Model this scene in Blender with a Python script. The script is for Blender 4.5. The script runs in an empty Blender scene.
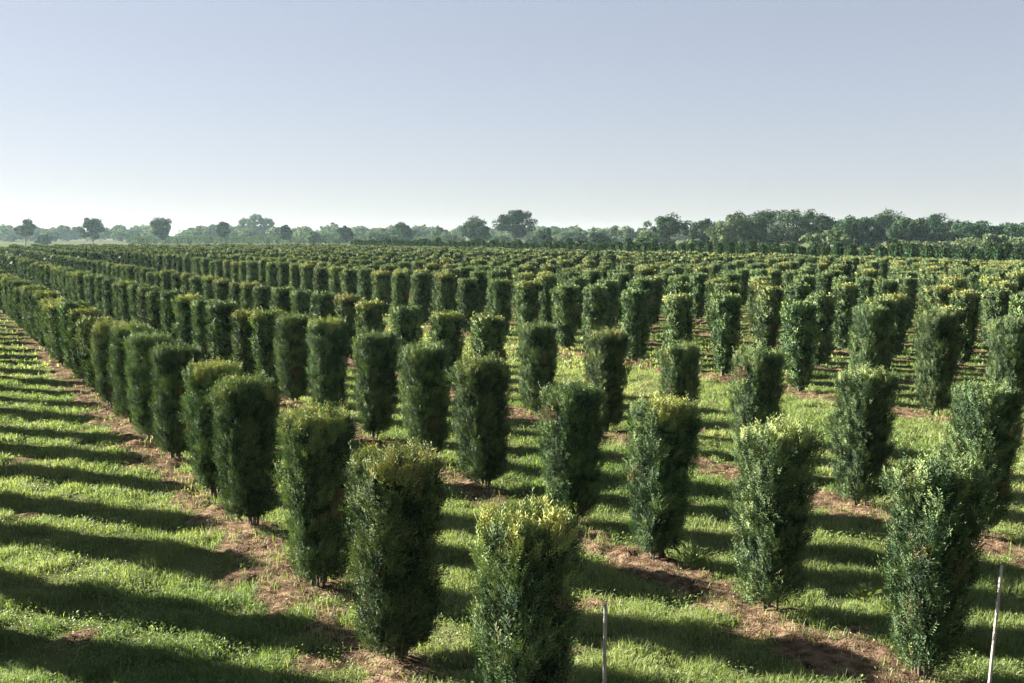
import bpy, math
import numpy as np
from math import radians as R

scene = bpy.context.scene
col = scene.collection

# ------------------------------------------------------------------ camera, light, exposure
CAM_H = 3.5
PITCH = 6.022
ROW_AZ = R(30.487)                     # rows run away towards the left of the view
SUN_AZ, SUN_EL = R(67.0), R(18.8)      # sun stands left of the view, low
cam_d = bpy.data.cameras.new('camera'); cam = bpy.data.objects.new('camera', cam_d); col.objects.link(cam)
cam.location = (0, 0, CAM_H); cam.rotation_euler = (R(90 - PITCH), 0, 0)
cam_d.sensor_width = 36; cam_d.lens = 36 * 1000 / 1024
cam_d.clip_start = 0.1; cam_d.clip_end = 6000
scene.camera = cam

world = bpy.data.worlds.new('World'); scene.world = world; world.use_nodes = True
wn = world.node_tree.nodes; wl = world.node_tree.links
bg = wn['Background']
sky = wn.new('ShaderNodeTexSky'); sky.sky_type = 'NISHITA'; sky.sun_disc = False
sky.sun_elevation = SUN_EL; sky.sun_rotation = -SUN_AZ
sky.air_density = 0.8; sky.dust_density = 0.25; sky.ozone_density = 2.0; sky.altitude = 0
hsv = wn.new('ShaderNodeHueSaturation'); hsv.inputs['Saturation'].default_value = 0.80
gm_ = wn.new('ShaderNodeGamma'); gm_.inputs['Gamma'].default_value = 0.45      # an even, hazy sky: softer range
sc_ = wn.new('ShaderNodeMix'); sc_.data_type = 'RGBA'; sc_.blend_type = 'MULTIPLY'; sc_.inputs[0].default_value = 1.0
sc_.inputs[7].default_value = (.77, .77, .77, 1)
wl.new(sky.outputs[0], gm_.inputs['Color']); wl.new(gm_.outputs[0], sc_.inputs[6]); wl.new(sc_.outputs[2], hsv.inputs['Color']); wb = wn.new('ShaderNodeMix'); wb.data_type = 'RGBA'; wb.blend_type = 'MULTIPLY'; wb.inputs[0].default_value = 1.0
wb.inputs[7].default_value = (1.0, .965, 1.015, 1)
wl.new(hsv.outputs[0], wb.inputs[6]); wl.new(wb.outputs[2], bg.inputs['Color'])
bg.inputs['Strength'].default_value = 0.05

sun_d = bpy.data.lights.new('sun', 'SUN'); sun = bpy.data.objects.new('sun', sun_d); col.objects.link(sun)
sun_d.energy = 5.0; sun_d.angle = R(0.5); sun_d.color = (1.0, 0.925, 0.80)
sun.rotation_euler = (R(90) - SUN_EL, 0, R(180) + SUN_AZ + R(0))
from mathutils import Vector
sdir = Vector((-math.sin(SUN_AZ) * math.cos(SUN_EL), math.cos(SUN_AZ) * math.cos(SUN_EL), math.sin(SUN_EL)))
sun.rotation_euler = sdir.to_track_quat('Z', 'Y').to_euler()

vs = scene.view_settings
vs.view_transform = 'Standard'; vs.look = 'None'; vs.gamma = 1.0; vs.exposure = 3.15; vs.use_curve_mapping = False
scene.cycles.max_bounces = 6; scene.cycles.volume_bounces = 0
scene.cycles.transparent_max_bounces = 8
scene.cycles.sample_clamp_direct = 0.7; scene.cycles.sample_clamp_indirect = 0.5

# ------------------------------------------------------------------ helpers
D2 = np.array([-math.sin(ROW_AZ), math.cos(ROW_AZ)])     # along a row, away from the viewer
E2 = np.array([math.cos(ROW_AZ), math.sin(ROW_AZ)])      # across the rows
_rs = np.random.RandomState(5); _lat = _rs.rand(256, 256)
def vnoise(x, y):
    x = np.asarray(x, float); y = np.asarray(y, float)
    xi = np.floor(x).astype(int); yi = np.floor(y).astype(int); fx = x - xi; fy = y - yi
    fx = fx * fx * (3 - 2 * fx); fy = fy * fy * (3 - 2 * fy)
    a = _lat[xi % 256, yi % 256]; b = _lat[(xi + 1) % 256, yi % 256]
    c = _lat[xi % 256, (yi + 1) % 256]; d = _lat[(xi + 1) % 256, (yi + 1) % 256]
    return (a * (1 - fx) + b * fx) * (1 - fy) + (c * (1 - fx) + d * fx) * fy
def fbm(x, y, o=3):
    s = 0; w = 1; t = 0
    for k in range(o):
        s = s + w * vnoise(x * 2 ** k + 17 * k, y * 2 ** k + 31 * k); t += w; w *= .5
    return s / t

def tag(o, label=None, cat=None, group=None, kind=None):
    if label: o['label'] = label
    if cat: o['category'] = cat
    if group: o['group'] = group
    if kind: o['kind'] = kind
    return o
def make_mesh(name, V, Q, colr=None, mat=None, smooth=False):
    V = np.ascontiguousarray(V, np.float32); Q = np.ascontiguousarray(Q, np.int32)
    k = Q.shape[1]
    me = bpy.data.meshes.new(name)
    me.vertices.add(len(V)); me.vertices.foreach_set('co', V.ravel())
    me.loops.add(Q.size); me.loops.foreach_set('vertex_index', Q.ravel())
    me.polygons.add(len(Q)); me.polygons.foreach_set('loop_start', np.arange(0, Q.size, k, dtype=np.int32))
    if smooth: me.polygons.foreach_set('use_smooth', np.ones(len(Q), bool))
    if colr is not None:
        at = me.attributes.new('tint', 'FLOAT_COLOR', 'POINT')
        C = np.ones((len(V), 4), np.float32); C[:, :colr.shape[1]] = colr
        at.data.foreach_set('color', C.ravel())
    me.update(calc_edges=True)
    if mat: me.materials.append(mat)
    return me
def link(name, me, parent=None):
    o = bpy.data.objects.new(name, me); col.objects.link(o)
    if parent is not None: o.parent = parent
    return o
def empty(name, loc):
    o = bpy.data.objects.new(name, None); col.objects.link(o); o.location = loc; o.empty_display_size = .2
    return o
class Geo:
    def __init__(s): s.V = []; s.Q = []; s.C = []; s.n = 0
    def add(s, V, Q, C):
        s.V.append(V); s.Q.append(Q + s.n); s.C.append(C); s.n += len(V)
    def arrays(s): return np.concatenate(s.V), np.concatenate(s.Q), np.concatenate(s.C)
def norm(a): return a / (np.linalg.norm(a, axis=-1, keepdims=True) + 1e-9)
def perp(a, rs):
    r = rs.normal(size=a.shape); r -= (r * a).sum(-1, keepdims=True) * a
    return norm(r)
def tube(pts, rad, n=6):
    pts = np.asarray(pts, float); V = []; Q = []
    for i, p in enumerate(pts):
        t = pts[min(i + 1, len(pts) - 1)] - pts[max(i - 1, 0)]; t = t / (np.linalg.norm(t) + 1e-9)
        u = np.cross(t, [0.3, 1, 0.1]); u /= np.linalg.norm(u); v = np.cross(t, u)
        for k in range(n):
            an = 2 * math.pi * k / n
            V.append(p + rad[i] * (math.cos(an) * u + math.sin(an) * v))
    for i in range(len(pts) - 1):
        for k in range(n):
            Q.append([i * n + k, i * n + (k + 1) % n, (i + 1) * n + (k + 1) % n, (i + 1) * n + k])
    if n == 6:
        b = (len(pts) - 1) * n
        Q.append([b, b + 1, b + 2, b + 3]); Q.append([b, b + 3, b + 4, b + 5])
    return np.array(V), np.array(Q)
def leaves(P, A, S, ln, wd):
    """rhombic leaf quads: base P, axis A, side S, length, width"""
    n = len(P); ln = np.reshape(ln, (-1, 1)) * np.ones((n, 1)); wd = np.reshape(wd, (-1, 1)) * np.ones((n, 1))
    V = np.stack([P, P + A * ln * .5 + S * wd * .5, P + A * ln, P + A * ln * .5 - S * wd * .5], 1).reshape(-1, 3)
    return V, np.arange(4 * n).reshape(-1, 4)

# ------------------------------------------------------------------ materials
def new_mat(name):
    m = bpy.data.materials.new(name); m.use_nodes = True
    nt = m.node_tree; nt.nodes.clear()
    out = nt.nodes.new('ShaderNodeOutputMaterial')
    return m, nt, out
def ramp(nt, fac, stops):
    r = nt.nodes.new('ShaderNodeValToRGB'); el = r.color_ramp.elements
    while len(el) < len(stops): el.new(.5)
    for e, (p, c) in zip(el, stops): e.position = p; e.color = (*c, 1)
    if fac is not None: nt.links.new(fac, r.inputs[0])
    return r
def foliage_mat(name, stops, rough=.5, spec=.4, trans=.25, tcol=(1.1, 1.25, .6), objvar=.35, dead=False):
    m, nt, out = new_mat(name); N = nt.nodes.new; L = nt.links.new
    at = N('ShaderNodeAttribute'); at.attribute_name = 'tint'
    sep = N('ShaderNodeSeparateColor'); L(at.outputs['Color'], sep.inputs[0])
    r = ramp(nt, sep.outputs[0], stops)
    oi = N('ShaderNodeObjectInfo')
    mr = N('ShaderNodeMapRange'); mr.inputs[3].default_value = 1 - objvar; mr.inputs[4].default_value = 1 + objvar
    L(oi.outputs['Random'], mr.inputs[0])
    mg = N('ShaderNodeMath'); mg.operation = 'MULTIPLY'; L(mr.outputs[0], mg.inputs[0])
    v2 = N('ShaderNodeMapRange'); v2.inputs[3].default_value = .6; v2.inputs[4].default_value = 1.4; L(sep.outputs[1], v2.inputs[0])
    L(v2.outputs[0], mg.inputs[1])
    dm = N('ShaderNodeMix'); dm.data_type = 'RGBA'; L(r.outputs[0], dm.inputs[6]); dm.inputs[7].default_value = (.13, .092, .05, 1)
    if dead: L(sep.outputs[2], dm.inputs[0])
    else: dm.inputs[0].default_value = 0
    hs = N('ShaderNodeHueSaturation'); L(dm.outputs[2], hs.inputs['Color']); L(mg.outputs[0], hs.inputs['Value'])
    h2 = N('ShaderNodeMapRange'); h2.inputs[3].default_value = .485; h2.inputs[4].default_value = .515
    fr = N('ShaderNodeMath'); fr.operation = 'FRACT'; m7 = N('ShaderNodeMath'); m7.operation = 'MULTIPLY'; m7.inputs[1].default_value = 7.13
    L(oi.outputs['Random'], m7.inputs[0]); L(m7.outputs[0], fr.inputs[0]); L(fr.outputs[0], h2.inputs[0]); L(h2.outputs[0], hs.inputs['Hue'])
    p = N('ShaderNodeBsdfPrincipled'); p.inputs['Roughness'].default_value = rough; p.inputs['Specular IOR Level'].default_value = spec
    L(hs.outputs[0], p.inputs['Base Color'])
    tr = N('ShaderNodeBsdfTranslucent'); mx = N('ShaderNodeMix'); mx.data_type = 'RGBA'; mx.blend_type = 'MULTIPLY'; mx.inputs[0].default_value = 1
    L(hs.outputs[0], mx.inputs[6]); mx.inputs[7].default_value = (*tcol, 1); L(mx.outputs[2], tr.inputs['Color'])
    ms = N('ShaderNodeMixShader'); ms.inputs[0].default_value = trans
    L(p.outputs[0], ms.inputs[1]); L(tr.outputs[0], ms.inputs[2]); L(ms.outputs[0], out.inputs['Surface'])
    return m
def plain_mat(name, c1, c2, scale=8, rough=.8, bump=.3):
    m, nt, out = new_mat(name); N = nt.nodes.new; L = nt.links.new
    tc = N('ShaderNodeTexCoord'); no = N('ShaderNodeTexNoise'); no.inputs['Scale'].default_value = scale; no.inputs['Detail'].default_value = 6
    L(tc.outputs['Object'], no.inputs['Vector'])
    r = ramp(nt, no.outputs['Fac'], [(.3, c1), (.7, c2)])
    p = N('ShaderNodeBsdfPrincipled'); p.inputs['Roughness'].default_value = rough
    L(r.outputs[0], p.inputs['Base Color'])
    b = N('ShaderNodeBump'); b.inputs['Strength'].default_value = bump; b.inputs['Distance'].default_value = .01
    L(no.outputs['Fac'], b.inputs['Height']); L(b.outputs[0], p.inputs['Normal']); L(p.outputs[0], out.inputs['Surface'])
    return m
# tint.r : 0 old dark needle .. 1 young yellow tip ; tint.g : brightness scatter
M_yew = foliage_mat('yew needles', [(0, (.014, .032, .018)), (.28, (.069, .110, .051)), (.65, (.15, .188, .068)), (1, (.245, .228, .075))], .75, .12, .09, objvar=.18, dead=True)
M_grass = foliage_mat('grass', [(0, (.045, .090, .030)), (.4, (.132, .185, .066)), (.8, (.245, .272, .125)), (1, (.32, .30, .17))], .6, .15, .4, (1.15, 1.2, .55), 0)
M_leaf = foliage_mat('broad leaves', [(0, (.008, .022, .014)), (.5, (.022, .044, .023)), (1, (.058, .080, .036))], .9, .05, .15, objvar=.2)
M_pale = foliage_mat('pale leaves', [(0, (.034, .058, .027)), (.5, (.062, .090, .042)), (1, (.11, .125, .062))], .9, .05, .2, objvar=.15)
M_thuja = foliage_mat('conifer sprays', [(0, (.020, .042, .022)), (.5, (.036, .066, .032)), (1, (.075, .105, .046))], .9, .05, .12, objvar=.12)
M_bark = plain_mat('bark', (.03, .021, .016), (.085, .062, .047), 20)
M_litter = foliage_mat('dry needles', [(0, (.06, .034, .022)), (.5, (.15, .085, .052)), (1, (.28, .185, .115))], .8, .1, .1, (1, .9, .7), 0)
M_stake = plain_mat('weathered wood', (.19, .175, .16), (.29, .27, .245), 25, .7)

# ------------------------------------------------------------------ the ground
ROWS_L = [-0.25, 3.22, 6.62, 10.35] + [16.88 + 3.56 * k for k in range(13)]
FIELD_T = 146.0
ROW_ARR = np.array(ROWS_L)
def strip_mask(x, y):
    """1 on the bare soil under the rows, 0 on grass"""
    L = x * E2[0] + y * E2[1]; t = x * D2[0] + y * D2[1]
    dist = np.min(np.abs(L[..., None] + .2 - ROW_ARR), -1)
    edge = .33 + .6 * (fbm(x * .9, y * .9, 3) - .5) + .7 * (fbm(x * 4.1, y * 4.1, 2) - .5)
    m = np.clip((edge - dist) / .22 + .5, 0, 1)
    m = np.where(y > 177, 0, m)
    patch = np.clip((fbm(x * 1.3 + 50, y * 1.3 + 9, 3) - .74) / .06, 0, 1)     # worn spots in the grass
    return np.maximum(m, patch * .9)
def ground_z(x, y):
    r = np.hypot(x, y)
    near = np.clip((70 - r) / 30, 0, 1)
    z = .10 * (fbm(x * .45, y * .45, 2) - .5) + .07 * (fbm(x * 1.9, y * 1.9, 2) - .5)
    m = strip_mask(x, y)
    z = z + m * (.10 * (fbm(x * 6.5, y * 6.5, 2) - .45) + .03)
    return z * near
def axis(lo, hi, step, far):
    a = list(np.arange(lo, hi, step)); s = step; v = a[-1]
    while v < far: s *= 1.22; v += s; a.append(v)
    s = step; v = lo; pre = []
    while v > -far: s *= 1.22; v -= s; pre.append(v)
    return np.array(pre[::-1] + a)
gx = axis(-20, 14, .085, 1500); gy = axis(5, 27, .085, 1500)
X, Y = np.meshgrid(gx, gy)
Z = ground_z(X, Y)
nx, ny = len(gx), len(gy)
ii = np.arange(nx * ny).reshape(ny, nx)
Q = np.stack([ii[:-1, :-1], ii[:-1, 1:], ii[1:, 1:], ii[1:, :-1]], -1).reshape(-1, 4)
SM = strip_mask(X, Y)
gm, nt, out = new_mat('field ground'); N = nt.nodes.new; Lk = nt.links.new
at = N('ShaderNodeAttribute'); at.attribute_name = 'tint'
sep = N('ShaderNodeSeparateColor'); Lk(at.outputs['Color'], sep.inputs[0])
geo = N('ShaderNodeNewGeometry')
n1 = N('ShaderNodeTexNoise'); n1.inputs['Scale'].default_value = 9; n1.inputs['Detail'].default_value = 8; Lk(geo.outputs['Position'], n1.inputs['Vector'])
n2 = N('ShaderNodeTexNoise'); n2.inputs['Scale'].default_value = 55; n2.inputs['Detail'].default_value = 4; Lk(geo.outputs['Position'], n2.inputs['Vector'])
n3 = N('ShaderNodeTexNoise'); n3.inputs['Scale'].default_value = 1.1; n3.inputs['Detail'].default_value = 5; Lk(geo.outputs['Position'], n3.inputs['Vector'])
soil = ramp(nt, n1.outputs['Fac'], [(.32, (.028, .018, .012)), (.5, (.095, .063, .043)), (.7, (.20, .14, .097))])
turf = ramp(nt, n3.outputs['Fac'], [(.3, (.042, .054, .02)), (.5, (.07, .088, .032)), (.72, (.11, .115, .05))])
ad = N('ShaderNodeMath'); ad.operation = 'MULTIPLY_ADD'; Lk(n2.outputs['Fac'], ad.inputs[0]); ad.inputs[1].default_value = .6; ad.inputs[2].default_value = -.3
ad2 = N('ShaderNodeMath'); ad2.operation = 'ADD'; ad2.use_clamp = True; Lk(ad.outputs[0], ad2.inputs[0]); Lk(sep.outputs[0], ad2.inputs[1])
mx = N('ShaderNodeMix'); mx.data_type = 'RGBA'; Lk(ad2.outputs[0], mx.inputs[0]); Lk(turf.outputs[0], mx.inputs[6]); Lk(soil.outputs[0], mx.inputs[7])
# stubble and pasture far beyond the nursery
mf = N('ShaderNodeMix'); mf.data_type = 'RGBA'; Lk(sep.outputs[1], mf.inputs[0]); Lk(mx.outputs[2], mf.inputs[6]); mf.inputs[7].default_value = (.07, .072, .05, 1)
p = N('ShaderNodeBsdfPrincipled'); p.inputs['Roughness'].default_value = 1.0; p.inputs['Specular IOR Level'].default_value = 0.0
Lk(mf.outputs[2], p.inputs['Base Color'])
bp = N('ShaderNodeBump'); bp.inputs['Strength'].default_value = .8; bp.inputs['Distance'].default_value = .03
Lk(n2.outputs['Fac'], bp.inputs['Height']); Lk(bp.outputs[0], p.inputs['Normal']); Lk(p.outputs[0], out.inputs['Surface'])
T_ = X * D2[0] + Y * D2[1]
stub = np.clip((Y - 430) / 40, 0, 1) * np.clip((fbm(X * .012, Y * .012, 2) - .35) / .1, 0, 1)
C = np.stack([SM.ravel(), stub.ravel()], 1)
ground = link('ground', make_mesh('ground', np.stack([X, Y, Z], -1).reshape(-1, 3), Q, C, gm, True))
tag(ground, kind='structure')

# ------------------------------------------------------------------ yews
def yew_crown(seed, H=1.70, w=.52, dd=.46, sprigs=5800, needles=11, nl=.036, nw=.0088, sl=.11, young=.5, core=True, clump=150, taper=None):
    rs = np.random.RandomState(seed); G = Geo()
    tp = (.52 + .30 * rs.rand()) if taper is None else taper
    hw, hd = w / 2, dd / 2; zb = .05 * H
    def prof(z):                     # crown narrows towards the foot
        q = np.clip((z / H - .03) / .40, 0, 1); return (tp + (1 - tp) * q ** .8) * (1 + .07 * np.clip((z / H - .62) / .25, 0, 1))
    ph = rs.rand(6) * 6.28
    def surf(u, z):                  # rounded rectangle, u in 0..1 round the perimeter
        an = u * 2 * math.pi; c, s = np.cos(an), np.sin(an)
        rr = (np.abs(c / hw) ** 11 + np.abs(s / hd) ** 11) ** (-1 / 11)
        wob = 1 +   .02 * np.sin(3 * an + ph[0] + 3 * z) + .03 * np.sin(5 * an + ph[1] - 5 * z) + .03 * np.sin(9 * z + ph[2] + 2 * an)
        rr = rr * prof(z) * wob
        nr = np.stack([np.sign(c) * np.abs(c / hw) ** 8 / hw, np.sign(s) * np.abs(s / hd) ** 8 / hd, 0 * c], -1)
        return np.stack([rr * c, rr * s, z], -1), norm(nr)
    side_area = 2 * (w + dd) * (H - zb); top_area = w * dd
    def pts(n):
        ntop = int(n * top_area * 1.5 / (side_area + top_area * 1.5)); ns = n - ntop
        u = rs.rand(ns); z = zb + (H - .165 - zb) * rs.rand(ns) ** .93
        P, Nn = surf(u, z)
        Pt = np.stack([(rs.rand(ntop) - .5) * w * 1.05, (rs.rand(ntop) - .5) * dd * 1.05, np.full(ntop, H - .165)], -1)
        Nt = np.tile([0, 0, 1.], (ntop, 1))
        return np.concatenate([P, Pt]), np.concatenate([Nn, Nt])
    # branchlet clumps
    cp, cn = pts(clump)
    coff = rs.normal(0, .03, clump); cyg = rs.rand(clump)
    P, Nn = pts(sprigs)
    ci = np.empty(sprigs, int)
    for a in range(0, sprigs, 2000):
        ci[a:a + 2000] = np.argmin(((P[a:a + 2000, None] - cp[None]) ** 2).sum(-1), 1)
    pull = rs.rand(sprigs, 1) * .2
    P = P * (1 - pull) + cp[ci] * pull
    inward = np.abs(rs.normal(0, .05, sprigs)) - .018 - coff[ci]
    top = Nn[:, 2] > .5
    inward = np.where(top, inward * .7, inward)
    P = P - Nn * inward[:, None]
    out2 = norm(P * [1, 1, 0] + 1e-6)
    A = norm(Nn * (.10 + .55 * rs.rand(sprigs, 1)) + np.array([0, 0, .9]) + rs.normal(0, .30, P.shape))
    upt = top | (P[:, 2] > H - .20)
    A[upt] = norm(A[upt] * .6 + [0, 0, .75])
    SL = sl * (.6 + .8 * rs.rand(sprigs)); SL[upt] *= .8 + .8 * rs.rand(upt.sum()) ** 6
    S = norm(np.cross(Nn, A)) + .5 * rs.normal(size=A.shape); S = norm(S - (S * A).sum(1, keepdims=True) * A)
    zf = P[:, 2] / (H - .165)
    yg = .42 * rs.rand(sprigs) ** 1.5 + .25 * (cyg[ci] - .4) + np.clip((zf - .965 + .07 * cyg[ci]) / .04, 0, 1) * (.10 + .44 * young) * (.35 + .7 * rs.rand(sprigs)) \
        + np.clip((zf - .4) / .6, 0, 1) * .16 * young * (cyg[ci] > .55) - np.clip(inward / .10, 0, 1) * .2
    br = np.clip(.5 + .35 * (cyg[ci] - .5) + rs.normal(0, .22, sprigs), 0, 1)
    dc = (rs.rand(clump) < .022) & (cp[:, 2] < .75 * H)           # a few browned sprays
    dead = np.where(dc[ci], .45 + .5 * rs.rand(sprigs), (rs.rand(sprigs) < .02) * .6)
    for k in range(needles):
        f = (k + .5) / needles; sd = 1 if k % 2 else -1
        b = P + A * (SL * f)[:, None]
        ax = norm(A * .75 + S * sd * .8 + rs.normal(0, .18, P.shape)) if needles > 1 else A
        nn = np.cross(A, S); sdv = norm(np.cross(ax, nn) + rs.normal(0, .25, P.shape))
        V, Qd = leaves(b, ax, sdv, nl * (.8 + .4 * rs.rand(sprigs)), nw)
        y = np.clip(yg + .12 * f, 0, 1)
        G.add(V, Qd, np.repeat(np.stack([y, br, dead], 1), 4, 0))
    # inner foliage, coarse and dense
    n_in = max(60, sprigs // 4)
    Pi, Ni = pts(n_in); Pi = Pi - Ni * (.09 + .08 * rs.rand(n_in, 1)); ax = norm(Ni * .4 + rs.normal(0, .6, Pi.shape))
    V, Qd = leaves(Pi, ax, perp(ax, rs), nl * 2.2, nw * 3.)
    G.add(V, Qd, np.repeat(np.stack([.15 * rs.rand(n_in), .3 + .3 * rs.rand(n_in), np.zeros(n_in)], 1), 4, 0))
    if core:  # solid added to stop light leaking through; inner shade put into its dark tint
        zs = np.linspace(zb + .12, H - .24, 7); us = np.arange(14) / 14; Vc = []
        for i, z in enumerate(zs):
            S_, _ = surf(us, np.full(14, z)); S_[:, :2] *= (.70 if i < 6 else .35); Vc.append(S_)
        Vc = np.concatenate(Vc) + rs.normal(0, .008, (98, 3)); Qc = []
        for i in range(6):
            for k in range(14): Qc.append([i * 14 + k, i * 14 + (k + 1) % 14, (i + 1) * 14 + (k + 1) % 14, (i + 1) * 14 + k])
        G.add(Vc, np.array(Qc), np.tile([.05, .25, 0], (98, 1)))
    return G.arrays()
def yew_trunk(seed, H=1.7, w=.62):
    rs = np.random.RandomState(seed + 900); G = Geo()
    for k in range(7):
        an = rs.rand() * 6.28; r0 = .03 + .05 * rs.rand(); r1 = .10 + .12 * rs.rand(); h = H * (.45 + .4 * rs.rand())
        c, s = math.cos(an), math.sin(an)
        pts = [(c * r0, s * r0, -.08), (c * (r0 + .03), s * (r0 + .03), .18 * H), (c * r1 * .9, s * r1 * .9, .4 * h + .1), (c * r1, s * r1, h)]
        V, Qd = tube(pts, [.014, .011, .008, .004], 6); G.add(V, Qd, np.zeros((len(V), 2)))
        for j in range(3):         # thin twigs low on the stem
            z = .15 + .25 * rs.rand(); a2 = an + rs.normal(0, .7); l = .08 + .12 * rs.rand()
            b = np.array([c * (r0 + .04), s * (r0 + .04), z]); e = b + [math.cos(a2) * l, math.sin(a2) * l, l * .9]
            V, Qd = tube([b, (b + e) / 2 + [0, 0, -.01], e], [.006, .005, .003], 4); G.add(V, Qd, np.zeros((len(V), 2)))
    return G.arrays()
NV = 10
# which variants wear golden young tips
YOUNG = [.95, .9, .1, .75, .05, .6, .2, 1.0, .35, .12]
HI = [make_mesh('yew_crown_fine', *yew_crown(10 + i, young=YOUNG[i]), M_yew) for i in range(NV)]
TR = [make_mesh('yew_trunk', *yew_trunk(i), M_bark, True) for i in range(4)]
MID_A = [yew_crown(40 + i, sprigs=2300, needles=4, nl=.06, nw=.028, sl=.10, young=YOUNG[i], clump=110) for i in range(NV)]
MID = [make_mesh('yew_crown_mid', *a, M_yew) for a in MID_A]
FAR1 = [yew_crown(70 + i, sprigs=1500, needles=1, nl=.10, nw=.055, young=.45 + .6 * YOUNG[i], clump=90) for i in range(NV)]  # tip tint raised: new growth plus sunlit tops painted into the colour
FAR1_M = [make_mesh('yew_crown_coarse', *a, M_yew) for a in FAR1]
FAR2 = [yew_crown(90 + i, sprigs=550, needles=1, nl=.16, nw=.095, young=.9, clump=60) for i in range(6)]  # strong tip tint again paints sunlight onto the tops, besides new growth

rs = np.random.RandomState(77)
# trees read off the photograph: along-row distance t, height, variant, width factor
A_T = [(5.33, 1.77, 1, .86), (7.32, 1.77, 0, 1.02), (9.32, 1.82, 3, .98), (11.56, 1.79, 5, 1.02), (13.37, 1.82, 7, 1.02), (15.75, 1.79, 4, .98), (17.52, 1.85, 2, 1.0), (19.34, 1.87, 8, 1.0), (21.44, 1.77, 1, 1.0)]
B_T = [(4.89, 1.77, 9, .94), (6.54, 1.77, 8, .97), (8.23, 1.78, 7, .95), (9.82, 1.74, 4, .97), (11.92, 1.84, 5, 1.0), (13.75, 1.86, 6, 1.0), (15.85, 1.86, 2, .98), (18.19, 1.89, 0, 1.0), (20.10, 1.86, 6, 1.0), (21.96, 1.86, 3, 1.0)]
C_T = [(6.95, 1.79, 6, 1.0), (8.68, 1.81, 8, 1.0), (10.59, 1.84, 4, .98), (12.33, 1.78, 9, .86), (14.33, 1.84, 3, 1.0), (16.56, 1.84, 4, 1.0), (18.66, 1.83, 7, 1.0), (20.61, 1.76, 1, 1.0), (22.80, 1.80, 2, 1.0), (24.94, 1.80, 3, 1.0)]
D_T = [(10.97, 2.06, 2, 1.0), (12.44, 2.06, 4, 1.0), (14.06, 2.05, 6, 1.0), (15.96, 2.05, 8, 1.02), (18.34, 2.07, 9, .95), (20.14, 2.03, 5, 1.0), (21.95, 2.02, 4, 1.0), (23.94, 2.04, 6, 1.0), (25.46, 2.06, 2, 1.0), (27.64, 2.07, 3, 1.0), (29.45, 2.07, 5, 1.0), (31.92, 2.05, 8, 1.0), (33.63, 2.10, 0, 1.0), (35.72, 2.12, 4, 1.0)]
cth, sth = math.cos(R(PITCH)), math.sin(R(PITCH))
def project(p):
    x, y, z = p[0], p[1], p[2] - CAM_H
    dep = y * cth - z * sth; up = y * sth + z * cth
    return 512 + 1000 * x / dep, 341.5 - 1000 * up / dep, dep
trees = []           # (row, t, L, H, variant, width)
for ri, L in enumerate(ROWS_L):
    ex = {1: A_T, 2: B_T, 3: C_T, 4: D_T}.get(ri, [])
    sp = 1.95 if ri < 4 else (1.9 if ri < 15 else 1.2)
    for (t, H, v, w) in ex: trees.append((ri, t, L + rs.normal(0, .03), H, v, w))
    H0 = 1.81 if ri < 4 else 2.04
    if ex: t = ex[-1][0] + sp
    elif ri == 0: t = 8.3
    else: t = .50 * L - 1 + rs.rand() * 2
    while t < (176 - .507 * L) / .862:
        trees.append((ri, t + rs.normal(0, .09), L + rs.normal(0, .05), H0 + rs.normal(0, .06), rs.randint(NV), (1.22 if ri >= 15 else .93 if ri == 0 else 1) + rs.normal(0, .05)))
        t += sp
    if ex and ri > 1:          # the rows go on a little outside the picture
        for k in (1, 2): trees.append((ri, ex[0][0] - sp * k, L, H0, rs.randint(NV), 1.0))
t = 96.0                   # the lane closes far out
while t < 194:
    trees.append((17, t, 13.5 + rs.normal(0, .05), 2.0 + rs.normal(0, .045), rs.randint(NV), 1.0)); t += 1.9
info = []
for i, (ri, t, L, H, v, w) in enumerate(trees):
    p = np.array([*(D2 * t + E2 * L), 0.0]); px, py, dep = project((p[0], p[1], H))
    q = p[:2] + D2 * 2; px2 = project((q[0], q[1], H))[0]
    inside = -15 < px < 1040 and py < 700 and dep > 2 and 0 < ri < 17
    vis = 1.0 if ri <= 4 else (.7 if ri == 5 else .35)
    score = (H * 1000 / dep) * min(abs(px - px2), 620 * w / dep) * vis if inside else -1
    info.append((score, i, p, dep, px, py))
order = sorted([a for a in info if a[0] > 0], key=lambda a: -a[0])[:300]
chosen = {a[1] for a in order}
ONES = ['', 'first', 'second', 'third', 'fourth', 'fifth', 'sixth', 'seventh', 'eighth', 'ninth', 'tenth', 'eleventh', 'twelfth', 'thirteenth', 'fourteenth', 'fifteenth', 'sixteenth', 'seventeenth', 'eighteenth', 'nineteenth']
TENS = {2: ('twentieth', 'twenty'), 3: ('thirtieth', 'thirty'), 4: ('fortieth', 'forty'), 5: ('fiftieth', 'fifty'), 6: ('sixtieth', 'sixty'), 7: ('seventieth', 'seventy'), 8: ('eightieth', 'eighty'), 9: ('ninetieth', 'ninety')}
def ordinal(n):
    if n < 20: return ONES[n]
    a, b = divmod(n, 10)
    return TENS[a][0] if b == 0 else TENS[a][1] + '-' + ONES[b]
ROWNAME = {1: 'first row, beside the path', 2: 'second row from the path', 3: 'third row, before the lane', 4: 'fourth row, past the lane'}
nth = {}
seen_idx = sorted([a for a in info if a[0] > 0], key=lambda a: (trees[a[1]][0], trees[a[1]][1]))
for a in seen_idx:
    r_ = trees[a[1]][0]; nth[a[1]] = 1 + sum(1 for b in seen_idx if trees[b[1]][0] == r_ and trees[b[1]][1] < trees[a[1]][1])
rest = Geo()
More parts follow.
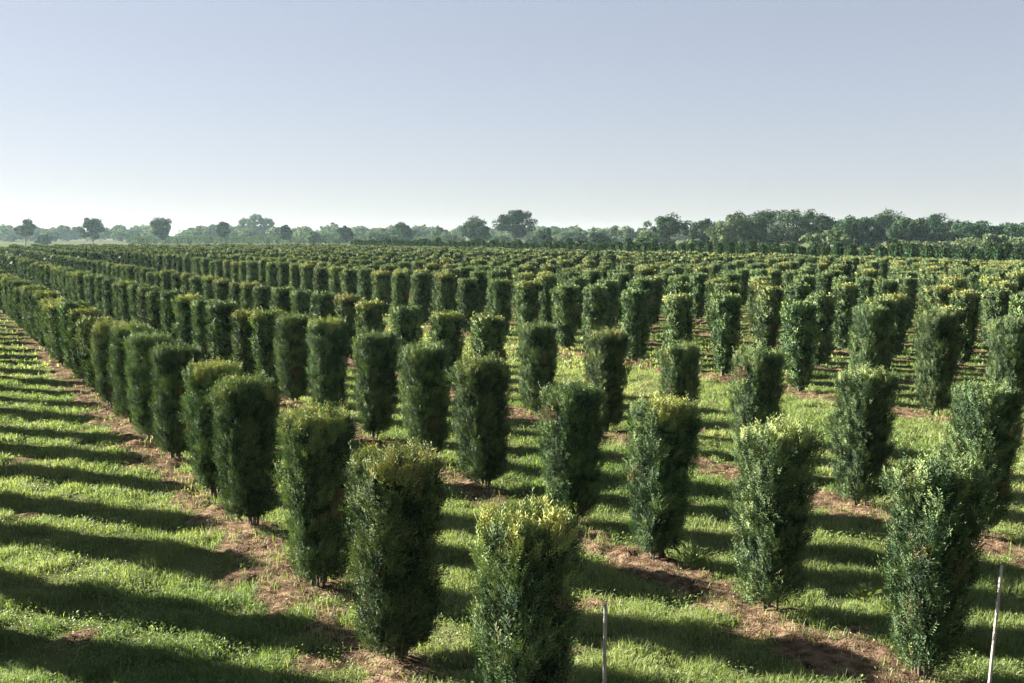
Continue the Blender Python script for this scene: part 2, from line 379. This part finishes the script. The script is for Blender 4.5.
for (score, i, p, dep, px, py) in info:
    ri, t, L, H, v, w = trees[i]
    gz = float(ground_z(np.array([p[0]]), np.array([p[1]]))[0])
    rz = ROW_AZ + (math.pi if rs.rand() < .5 else 0) + rs.normal(0, .05)
    sc = (1.04 * w * (1 + rs.normal(0, .02)), w * (1 + rs.normal(0, .03)), H / 1.7)
    if i in chosen:
        tone = 'golden-topped' if YOUNG[v] > .7 else ('yellowish-topped' if YOUNG[v] > .3 else 'dark-topped')
        lab = f"{tone} yew, {ordinal(nth[i])} from near end of {ROWNAME.get(ri, ordinal(ri) + ' row back')}"
        if dep < 30:
            o = empty('clipped_yew', (p[0], p[1], gz))
            link('crown', HI[v] if dep < 21 else MID[v], o); link('trunk', TR[v % 4], o)
        else:
            o = link('clipped_yew', MID[v] if dep < 75 else FAR1_M[v]); o.location = (p[0], p[1], gz)
        o.rotation_euler = (rs.normal(0, .018), rs.normal(0, .018), rz); o.scale = sc
        tag(o, lab, 'clipped yew', 'clipped yew columns planted in rows')
    else:
        V, Qd, Cc = MID_A[v] if (dep < 30) else (FAR1[v] if dep < 80 else FAR2[v % 6])
        c, s = math.cos(rz), math.sin(rz)
        W = V * sc; W = np.stack([W[:, 0] * c - W[:, 1] * s + p[0], W[:, 0] * s + W[:, 1] * c + p[1], W[:, 2] + gz], 1)
        C2 = Cc.copy(); C2[:, 1] = np.clip(C2[:, 1] + rs.normal(0, .12), 0, 1); C2[:, 0] = np.clip(C2[:, 0] + rs.normal(0, .04), 0, 1)
        rest.add(W, Qd, C2)
o = link('distant_yew_rows', make_mesh('distant_yew_rows', *rest.arrays(), M_yew))
tag(o, 'mass of clipped yew rows filling the far part of the nursery field', 'yew rows', None, 'stuff')

# ------------------------------------------------------------------ grass, litter, weeds
def scatter(n, dmin, dmax, rs, power=1.0):
    """points over the part of the ground the view and a step aside take in"""
    u = rs.rand(n); y = dmin * (dmax / dmin) ** u if power == 1 else dmin + (dmax - dmin) * u
    x = (rs.rand(n) * 2 - 1) * (y * .58 + 2.2)
    return x, y
rs = np.random.RandomState(3)
G = Geo()
for (n, d0, d1, hs_, ws_) in ((660000, 5.6, 13, 1.0, .0048), (420000, 13, 26, 1.0, .009), (210000, 26, 60, 1.05, .026)):
    x, y = scatter(n, d0, d1, rs)
    m = strip_mask(x, y); tuft = fbm(x * 3.1 + 4, y * 3.1, 2); dens = np.clip((tuft - .33) / .2, .07, 1)
    Lr = x * E2[0] + y * E2[1]
    keep = rs.rand(n) < np.where(m > .5, .07, 1.0 - m) * dens
    x, y, tuft, Lr = x[keep], y[keep], tuft[keep], Lr[keep]; k = len(x)
    z = ground_z(x, y) - .005
    h = .85 * (.035 + .085 * rs.rand(k) ** 2 + .15 * np.clip(tuft - .42, 0, 1)) * hs_
    az = rs.rand(k) * 6.283; lean = .15 + .9 * rs.rand(k) ** 1.3
    dirv = np.stack([np.cos(az), np.sin(az), 0 * az], 1); side = np.stack([-np.sin(az), np.cos(az), 0 * az], 1)
    P = np.stack([x, y, z], 1); wd = (ws_ * (.6 + .8 * rs.rand(k)))[:, None]
    mid = P + dirv * (h * lean * .35)[:, None] + np.array([0, 0, 1]) * (h * .6)[:, None]
    tip = P + dirv * (h * lean * 1.0)[:, None] + np.array([0, 0, 1]) * (h * (1.05 - .45 * lean))[:, None]
    V = np.stack([P - side * wd * .5, P + side * wd * .5, mid + side * wd * .45, mid - side * wd * .45, tip + side * wd * .1, tip - side * wd * .1], 1).reshape(-1, 3)
    b = np.arange(k)[:, None] * 6
    Qd = np.concatenate([b + [0, 1, 2, 3], b + [3, 2, 4, 5]])
    big = fbm(x * .35 + 3, y * .35, 3)
    dry = np.clip(.25 + .9 * (big - .45) + .28 * rs.rand(k) + np.where(rs.rand(k) < .07, .45, 0) + np.where((Lr > 11.3) & (Lr < 17.4), .16, 0), 0, 1)
    cc = np.repeat(np.stack([dry, .3 + .4 * rs.rand(k)], 1), 6, 0)
    G.add(V, Qd, cc)
x, y = scatter(260000, 5.6, 22, rs); m = strip_mask(x, y); tuft = fbm(x * 2.3 + 40, y * 2.3 + 8, 2)       # small herb leaves among the blades
keep = rs.rand(len(x)) < np.clip((tuft - .42) / .12, 0, 1) * (1 - .85 * m); x, y = x[keep], y[keep]; k = len(x)
P = np.stack([x, y, ground_z(x, y) + .015 + .075 * rs.rand(k) ** 1.5], 1); az = rs.rand(k) * 6.283
A = norm(np.stack([np.cos(az), np.sin(az), rs.normal(.35, .5, k)], 1)); S = norm(np.cross(A, [0, 0, 1.]) + rs.normal(0, .4, A.shape))
V, Qd = leaves(P, A, S, (.014 + .022 * rs.rand(k)) * (.55 + .06 * y), (.007 + .011 * rs.rand(k)) * (.55 + .06 * y))
G.add(V, Qd, np.repeat(np.stack([np.clip(.2 + .4 * rs.rand(k), 0, 1), .3 + .4 * rs.rand(k)], 1), 4, 0))
tag(link('grass', make_mesh('grass', *G.arrays(), M_grass)), 'short weedy grass growing between the yew rows', 'grass', None, 'stuff')

G = Geo()
x, y = scatter(150000, 5.6, 40, rs); m = strip_mask(x, y)
keep = rs.rand(len(x)) < m * np.clip((fbm(x * 2.2, y * 2.2, 2) - .25) / .3, .1, 1); x, y = x[keep], y[keep]; k = len(x)
P = np.stack([x, y, ground_z(x, y) + .004 + .012 * rs.rand(k)], 1)
az = rs.rand(k) * 6.283; A = norm(np.stack([np.cos(az), np.sin(az), rs.normal(.12, .28, k)], 1)); S = norm(np.cross(A, [0, 0, 1]) + rs.normal(0, .4, A.shape))
sz = .6 + .06 * y
V, Qd = leaves(P, A, S, (.02 + .06 * rs.rand(k) ** 2) * sz, (.005 + .006 * rs.rand(k)) * sz)
G.add(V, Qd, np.repeat(np.stack([rs.rand(k), rs.rand(k)], 1), 4, 0))
tag(link('dry_litter', make_mesh('dry_litter', *G.arrays(), M_litter)), 'reddish brown litter of dry clippings on the bare soil', 'litter', None, 'stuff')

def weed(x, y, size, label, seed):
    rs = np.random.RandomState(seed); G = Geo(); n = 46
    az = rs.rand(n) * 6.283; el = .25 + 1.0 * rs.rand(n); r = rs.rand(n) * size * .45
    P = np.stack([np.cos(az) * r, np.sin(az) * r, rs.rand(n) * size * .5], 1)
    A = norm(np.stack([np.cos(az), np.sin(az), el], 1)); S = norm(np.cross(A, [0, 0, 1.]) + rs.normal(0, .2, (n, 3)))
    V, Qd = leaves(P, A, S, size * (.22 + .25 * rs.rand(n)), size * .13)
    G.add(V, Qd, np.repeat(np.stack([.2 + .4 * rs.rand(n), rs.rand(n)], 1), 4, 0))
    o = link('leafy_weed', make_mesh('leafy_weed', *G.arrays(), M_grass)); o.location = (x, y, float(ground_z(np.array([x]), np.array([y]))[0]))
    tag(o, label, 'weed', 'leafy weeds by the yews')
weed(1.95, 10.4, .34, 'leafy green weed on the soil between the second and third yews of the second row', 1)
weed(-2.2, 10.2, .26, 'small leafy weed at the foot of the third yew along the grass path', 2)
weed(3.4, 9.3, .24, 'low weed sprouting beside the second yew of the second row', 3)

# ------------------------------------------------------------------ stakes
def stake(x, y, h, r, lean, label):
    gz = float(ground_z(np.array([x]), np.array([y]))[0])
    pts = [np.array([0, 0, -.15]) + np.array([lean[0], lean[1], 1]) * k * (h + .15) / 5 for k in range(6)]
    V, Qd = tube(pts, [r * (1.04 - .02 * k) for k in range(6)], 10)
    n = len(V); b = n - 10                       # sawn top with a darker rim
    V = np.concatenate([V, [pts[-1] + [0, 0, .004]]]); Qt = np.array([[b + k, b + (k + 1) % 10, b + (k + 2) % 10, n] for k in range(0, 10, 2)])
    o = link('stake', make_mesh('stake', V, np.concatenate([Qd, Qt]), None, M_stake, False)); o.location = (x, y, gz)
    tag(o, label, 'stake', 'pale stakes at the row ends')
stake(.665, 6.9, .84, .0135, (.0, .0), 'upright pale weathered stake standing in grass near the nearest yew')
stake(3.52, 7.1, 1.08, .012, (.05, .0), 'leaning pale stake beside the nearest yew of the second row')

# ------------------------------------------------------------------ broadleaf trees, conifers
def crown_geo(seed, w, h, z0, clumps, per, leaf, shape=1.0, trunk_r=.25, top_heavy=0.0):
    """crown of leaf clumps around (0,0), from height z0 to z0+h, width w"""
    rs = np.random.RandomState(seed); G = Geo()
    cz = z0 + h / 2
    c = norm(rs.normal(size=(clumps, 3))) * (.35 + .5 * rs.rand(clumps, 1) ** .6)
    c[:, 2] = c[:, 2] * shape
    lop = 1 + .22 * np.sin(np.arctan2(c[:, 1], c[:, 0]) * 2 + rs.rand() * 6) + .15 * np.sin(np.arctan2(c[:, 1], c[:, 0]) * 3 + rs.rand() * 6)
    c[:, :2] *= lop[:, None]
    rad = .17 + .16 * rs.rand(clumps)
    tone = rs.rand(clumps)
    n = clumps * per; ci = np.repeat(np.arange(clumps), per)
    dv = norm(rs.normal(size=(n, 3))); rr = rad[ci] * (.55 + .6 * rs.rand(n) ** .7)
    P = c[ci] + dv * rr[:, None] * [1, 1, .85]
    P = P * [w / 2, w / 2, h / 2] + [0, 0, cz]
    ok = P[:, 2] > z0 * .85; P, dv, ci = P[ok], dv[ok], ci[ok]; n = len(P)
    nl_ = norm(dv + rs.normal(0, .35, (n, 3))); A = perp(nl_, rs)
    V, Qd = leaves(P, A, np.cross(nl_, A), leaf * (.8 + 1.0 * rs.rand(n)), leaf * (.8 + .5 * rs.rand(n)))
    G.add(V, Qd, np.repeat(np.stack([np.clip(.2 + .5 * tone[ci] + rs.normal(0, .15, n), 0, 1), np.clip(.5 + rs.normal(0, .15, n), 0, 1)], 1), 4, 0))
    T = Geo()
    V, Qd = tube([(0, 0, -.3), (.03, .02, z0 * .6), (0, .05, z0 + h * .2), (.1, 0, z0 + h * .6)], [trunk_r * 1.3, trunk_r, trunk_r * .7, trunk_r * .25], 8)
    T.add(V, Qd, np.zeros((len(V), 2)))
    for k in range(7):
        tgt = (c[rs.randint(clumps)] * [w / 2, w / 2, h / 2] + [0, 0, cz]); b = np.array([0, 0, z0 * (.75 + .3 * rs.rand()) + h * .15 * rs.rand()])
        if tgt[2] < b[2]: tgt[2] = b[2] + .1 * h
        md = (b + tgt) / 2 + [0, 0, -.03 * h]
        V, Qd = tube([b, md, tgt], [trunk_r * .5, trunk_r * .32, trunk_r * .1], 6); T.add(V, Qd, np.zeros((len(V), 2)))
    return G.arrays(), T.arrays()
def depth_at(px, dep): return (px - 512) / 1000 * dep
TREE_GROUP = {}
def tree(name, px, dep, w, h, z0, seed, label, mat, cat='tree', group=None, clumps=34, per=70, leaf=.55, shape=1.0, tr=.28, x=None):
    (cg, tg) = crown_geo(seed, w, h, z0, clumps, per, leaf, shape, tr)
    X_ = depth_at(px, dep) if x is None else x
    o = empty(name, (X_, dep, 0))
    link('crown', make_mesh('crown', *cg, mat), o); link('trunk', make_mesh('trunk', *tg, M_bark, True), o)
    tag(o, label, cat, group)
    return o
# the lone avenue trees beyond the field
av = [(28, 400, 9.2, 7.6, 1.9, 'round dark lone tree standing first in the avenue past the field corner', 1.05, M_leaf),
      (95, 400, 11.4, 8.6, 1.5, 'broad uneven lone tree, second in the avenue beyond the field', 1.0, M_leaf),
      (164, 400, 10.8, 9.0, 1.4, 'loose ragged lone tree, third in the avenue beyond the field', 1.0, M_leaf),
      (226, 400, 6.9, 7.0, 1.7, 'small compact round lone tree, fourth in the avenue beyond the field', 1.05, M_leaf),
      (287, 400, 6.7, 6.2, 0.9, 'small thin-crowned lone tree, fifth in the avenue beyond the field', 1.0, M_leaf),
      (347, 400, 7.6, 6.8, 0.5, 'low wide dark tree, sixth in the avenue beyond the field', 1.0, M_leaf),
      (405, 390, 10.1, 7.6, 0.5, 'spreading dark tree, seventh in the avenue beyond the field', 1.0, M_leaf)]
for k, (px, dep, w, h, z0, lab, sh, mt) in enumerate(av):
    tree('avenue_tree', px, dep, w * .88, h, z0 + .7, 200 + k, lab, mt, group='avenue trees beyond the field', shape=sh, leaf=.42, clumps=34, per=150, tr=.22)
tree('oak_tree', 515, 350, 12.6, 11.3, 2.6, 301, 'tallest lone broadleaf tree with full rounded crown and visible trunk', M_leaf, clumps=52, per=170, leaf=.40, tr=.5)
tree('oak_tree', 476, 350, 12.5, 9.3, .9, 302, 'ragged dark broadleaf tree just beside the tallest lone tree', M_leaf, clumps=40, per=160, leaf=.42, tr=.4)
tree('broadleaf_tree', 545, 300, 5.2, 5.2, .4, 303, 'small dark bushy tree just past the tallest lone tree', M_leaf, clumps=22, per=70, leaf=.6, tr=.2)
tree('broadleaf_tree', 597, 300, 5.6, 4.8, .3, 304, 'low dark bushy tree in front of the pale green thicket', M_leaf, clumps=22, per=70, leaf=.6, tr=.2)
tree('oak_tree', 667, 250, 11.0, 7.8, 1.2, 305, 'spiky-topped dark tree starting the wood behind the conifer row', M_leaf, clumps=40, per=140, leaf=.34, tr=.35)
tree('oak_tree', 705, 245, 9.6, 7.5, .8, 306, 'rounded green tree, second along the wood behind the conifer row', M_leaf, clumps=38, per=140, leaf=.34, tr=.35)
# the wood behind the conifer row: canopy height read along it
wood = [(732, 214, 8), (748, 209, 9), (768, 207, 11), (790, 207, 10), (812, 211, 10), (828, 213, 8), (850, 215, 9), (866, 216, 8), (886, 210, 10), (905, 213, 8), (925, 214, 9), (944, 211, 11), (966, 220, 9), (984, 220, 8), (1004, 221, 9), (1022, 222, 9), (1042, 218, 10), (1066, 221, 9), (1090, 219, 10)]
rs = np.random.RandomState(8)
for k, (px, py, w) in enumerate(wood):
    dep = 225 + 12 * (k % 3); top = CAM_H + (236 - py) * dep / 1000; z0 = .6
    mt = M_pale if k in (0,) else M_leaf
    tree('wood_tree', px, dep, w * 1.15, (top - z0) * 1.0, z0, 320 + k, f"{'pale yellowish' if mt is M_pale else 'dense green'} tree, {ordinal(k + 3)} along the wood behind the conifer row", mt, group='trees of the wood behind the conifer row', clumps=38, per=140, leaf=.34, tr=.3)
shr = [(822, 227, 9), (838, 222, 8), (905, 236, 6), (935, 238, 7), (972, 233, 8), (992, 230, 8), (1012, 234, 9), (1034, 231, 8), (640, 231, 6), (692, 237, 5), (722, 232, 6)]
for k, (px, py, w) in enumerate(sorted(shr)):
    dep = 196 + 6 * (k % 2); top = CAM_H + (236 - py) * dep / 1000 if py < 236 else CAM_H - (py - 236) * dep / 1000
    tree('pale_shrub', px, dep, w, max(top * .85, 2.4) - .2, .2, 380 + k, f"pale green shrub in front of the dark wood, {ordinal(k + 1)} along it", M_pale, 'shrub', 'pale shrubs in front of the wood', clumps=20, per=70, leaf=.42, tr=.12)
# pale thicket in the middle distance
thk = [(440, 226), (452, 230), (566, 231), (580, 228), (612, 226), (626, 228), (641, 227), (655, 229), (552, 229), (595, 227), (496, 234), (534, 233), (378, 228), (330, 233), (316, 232)]
for k, (px, py) in enumerate(sorted(thk)):
    dep = 430 + 15 * (k % 2); top = CAM_H + (236 - py) * dep / 1000
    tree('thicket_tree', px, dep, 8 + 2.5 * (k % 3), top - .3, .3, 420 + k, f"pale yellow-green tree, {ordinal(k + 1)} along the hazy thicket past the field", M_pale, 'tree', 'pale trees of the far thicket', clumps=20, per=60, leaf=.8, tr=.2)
# far wood on the horizon; part of its haze is painted in with paler leaves
far_src = [crown_geo(500 + k, 1, 1, .05, 24, 34, .11, 1.0, .02)[0] for k in range(7)]
G = Geo()
for k in range(330):
    dep = 590 + 150 * rs.rand(); px = -180 + 1380 * rs.rand(); w = 9 + 6 * rs.rand(); h = 6.5 + 3.6 * rs.rand() + 2.2 * (fbm(np.array([px * .02]), np.array([3.]), 2)[0] - .5)
    if k % 9 == 0: h *= .55
    V, Qd, Cc = far_src[k % 7]; W = V * [w, w, h]
    C2 = Cc.copy(); C2[:, 0] = np.clip(C2[:, 0] * .8 + .35 * rs.rand(), 0, 1)
    G.add(W + [depth_at(px, dep), dep, 0], Qd, C2)
for (px, top) in ((257, 215), (246, 219), (268, 219), (215, 225), (120, 226), (65, 226)):
    V, Qd, Cc = far_src[0]; dep = 640; h = CAM_H + (236 - top) * .64; G.add(V * [12, 9, 9.5] + [depth_at(px, dep), dep, 0], Qd, Cc); W = V * [9, 9, 7.5]; G.add(W + [depth_at(px, dep), dep, max(0, h - 7.5)], Qd, Cc)
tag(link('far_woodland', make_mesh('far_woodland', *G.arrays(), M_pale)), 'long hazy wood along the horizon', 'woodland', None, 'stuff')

# clipped dark bushes and young conifers
def column_geo(seed, w, h, n, leaf, core=True):
    rs = np.random.RandomState(seed); z = h * rs.rand(n) ** .9; an = rs.rand(n) * 6.283
    q = z / h; r = w / 2 * np.sqrt(np.clip(1.0 - np.clip(q - .55, 0, 1) ** 2 / .21, .02, 1)) * (.85 + .12 * np.sin(an * 3 + 9 * q)) * (.75 + .3 * rs.rand(n))
    P = np.stack([np.cos(an) * r, np.sin(an) * r, z], 1); A = norm(np.stack([np.cos(an) * .5, np.sin(an) * .5, np.full(n, .9)], 1) + rs.normal(0, .3, (n, 3)))
    V, Qd = leaves(P, A, perp(A, rs), leaf * (.7 + .6 * rs.rand(n)), leaf * .6)
    cc = np.repeat(np.stack([np.clip(.3 + rs.normal(0, .2, n), 0, 1), np.clip(.5 + rs.normal(0, .2, n), 0, 1)], 1), 4, 0)
    if not core: return V, Qd, cc
    Vt, Qt = tube([(0, 0, 0), (0, 0, h * .45), (0, 0, h * .8), (0, 0, h * .95)], [w * .25, w * .27, w * .18, w * .04], 8)
    return np.concatenate([V, Vt]), np.concatenate([Qd, Qt + len(V)]), np.concatenate([cc, np.tile([.2, .4], (len(Vt), 1))])
COLS = [make_mesh('columnar_conifer', *column_geo(700 + k, 1.1, 2.7, 1000, .17), M_thuja) for k in range(5)]
cnt = 0
for row, L in enumerate((66.0, 68.6)):
    t = 34 + row * .8; k = 0
    while t < 168:
        p = D2 * t + E2 * L; px, py, dep = project((p[0], p[1], 2.9))
        if px < 1030:
            k += 1
            o = link('columnar_conifer', COLS[rs.randint(5)]); o.location = (p[0], p[1], -.02)
            s = 1 + rs.normal(0, .06); o.scale = (s, s, s * (1 + rs.normal(0, .04))); o.rotation_euler = (0, 0, rs.rand() * 6.28)
            tag(o, f"dark narrow conifer, {ordinal(k)} from the near end of the {'front' if row == 0 else 'rear'} windbreak row", 'conifer', 'conifer columns of the windbreak')
        t += 1.42 + rs.normal(0, .08)
bush = tree('clipped_bush', 46, 430, 7.5, 3.9, .1, 640, 'dark boxy bush low beside the first avenue tree', M_leaf, 'bush', clumps=24, per=70, leaf=.7, shape=.9)
G = Geo()
for k in range(520):          # young conifer nursery, a hazy strip left of the oaks
    px = 130 + 330 * rs.rand(); dep = 420 + 60 * rs.rand()
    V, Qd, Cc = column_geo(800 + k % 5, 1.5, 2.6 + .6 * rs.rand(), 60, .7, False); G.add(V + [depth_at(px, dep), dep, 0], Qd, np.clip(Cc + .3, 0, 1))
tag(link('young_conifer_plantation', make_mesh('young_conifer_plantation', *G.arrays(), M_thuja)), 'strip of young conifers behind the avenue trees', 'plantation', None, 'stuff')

# ------------------------------------------------------------------ haze
hz, nt, out = new_mat('haze')
pv = nt.nodes.new('ShaderNodeVolumePrincipled'); pv.inputs['Color'].default_value = (.56, .80, .88, 1)
pv.inputs['Density'].default_value = .0001; pv.inputs['Anisotropy'].default_value = .2
nt.links.new(pv.outputs[0], out.inputs['Volume'])
b0, b1 = np.array([-1700, -1700, -1.5]), np.array([1700, 1700, 19.0])
V = np.array([[(b0, b1)[i][0], (b0, b1)[j][1], (b0, b1)[k][2]] for i in (0, 1) for j in (0, 1) for k in (0, 1)])
Qd = np.array([[0, 1, 3, 2], [4, 6, 7, 5], [0, 4, 5, 1], [2, 3, 7, 6], [0, 2, 6, 4], [1, 5, 7, 3]])
tag(link('haze', make_mesh('haze', V, Qd, None, hz)), kind='stuff')
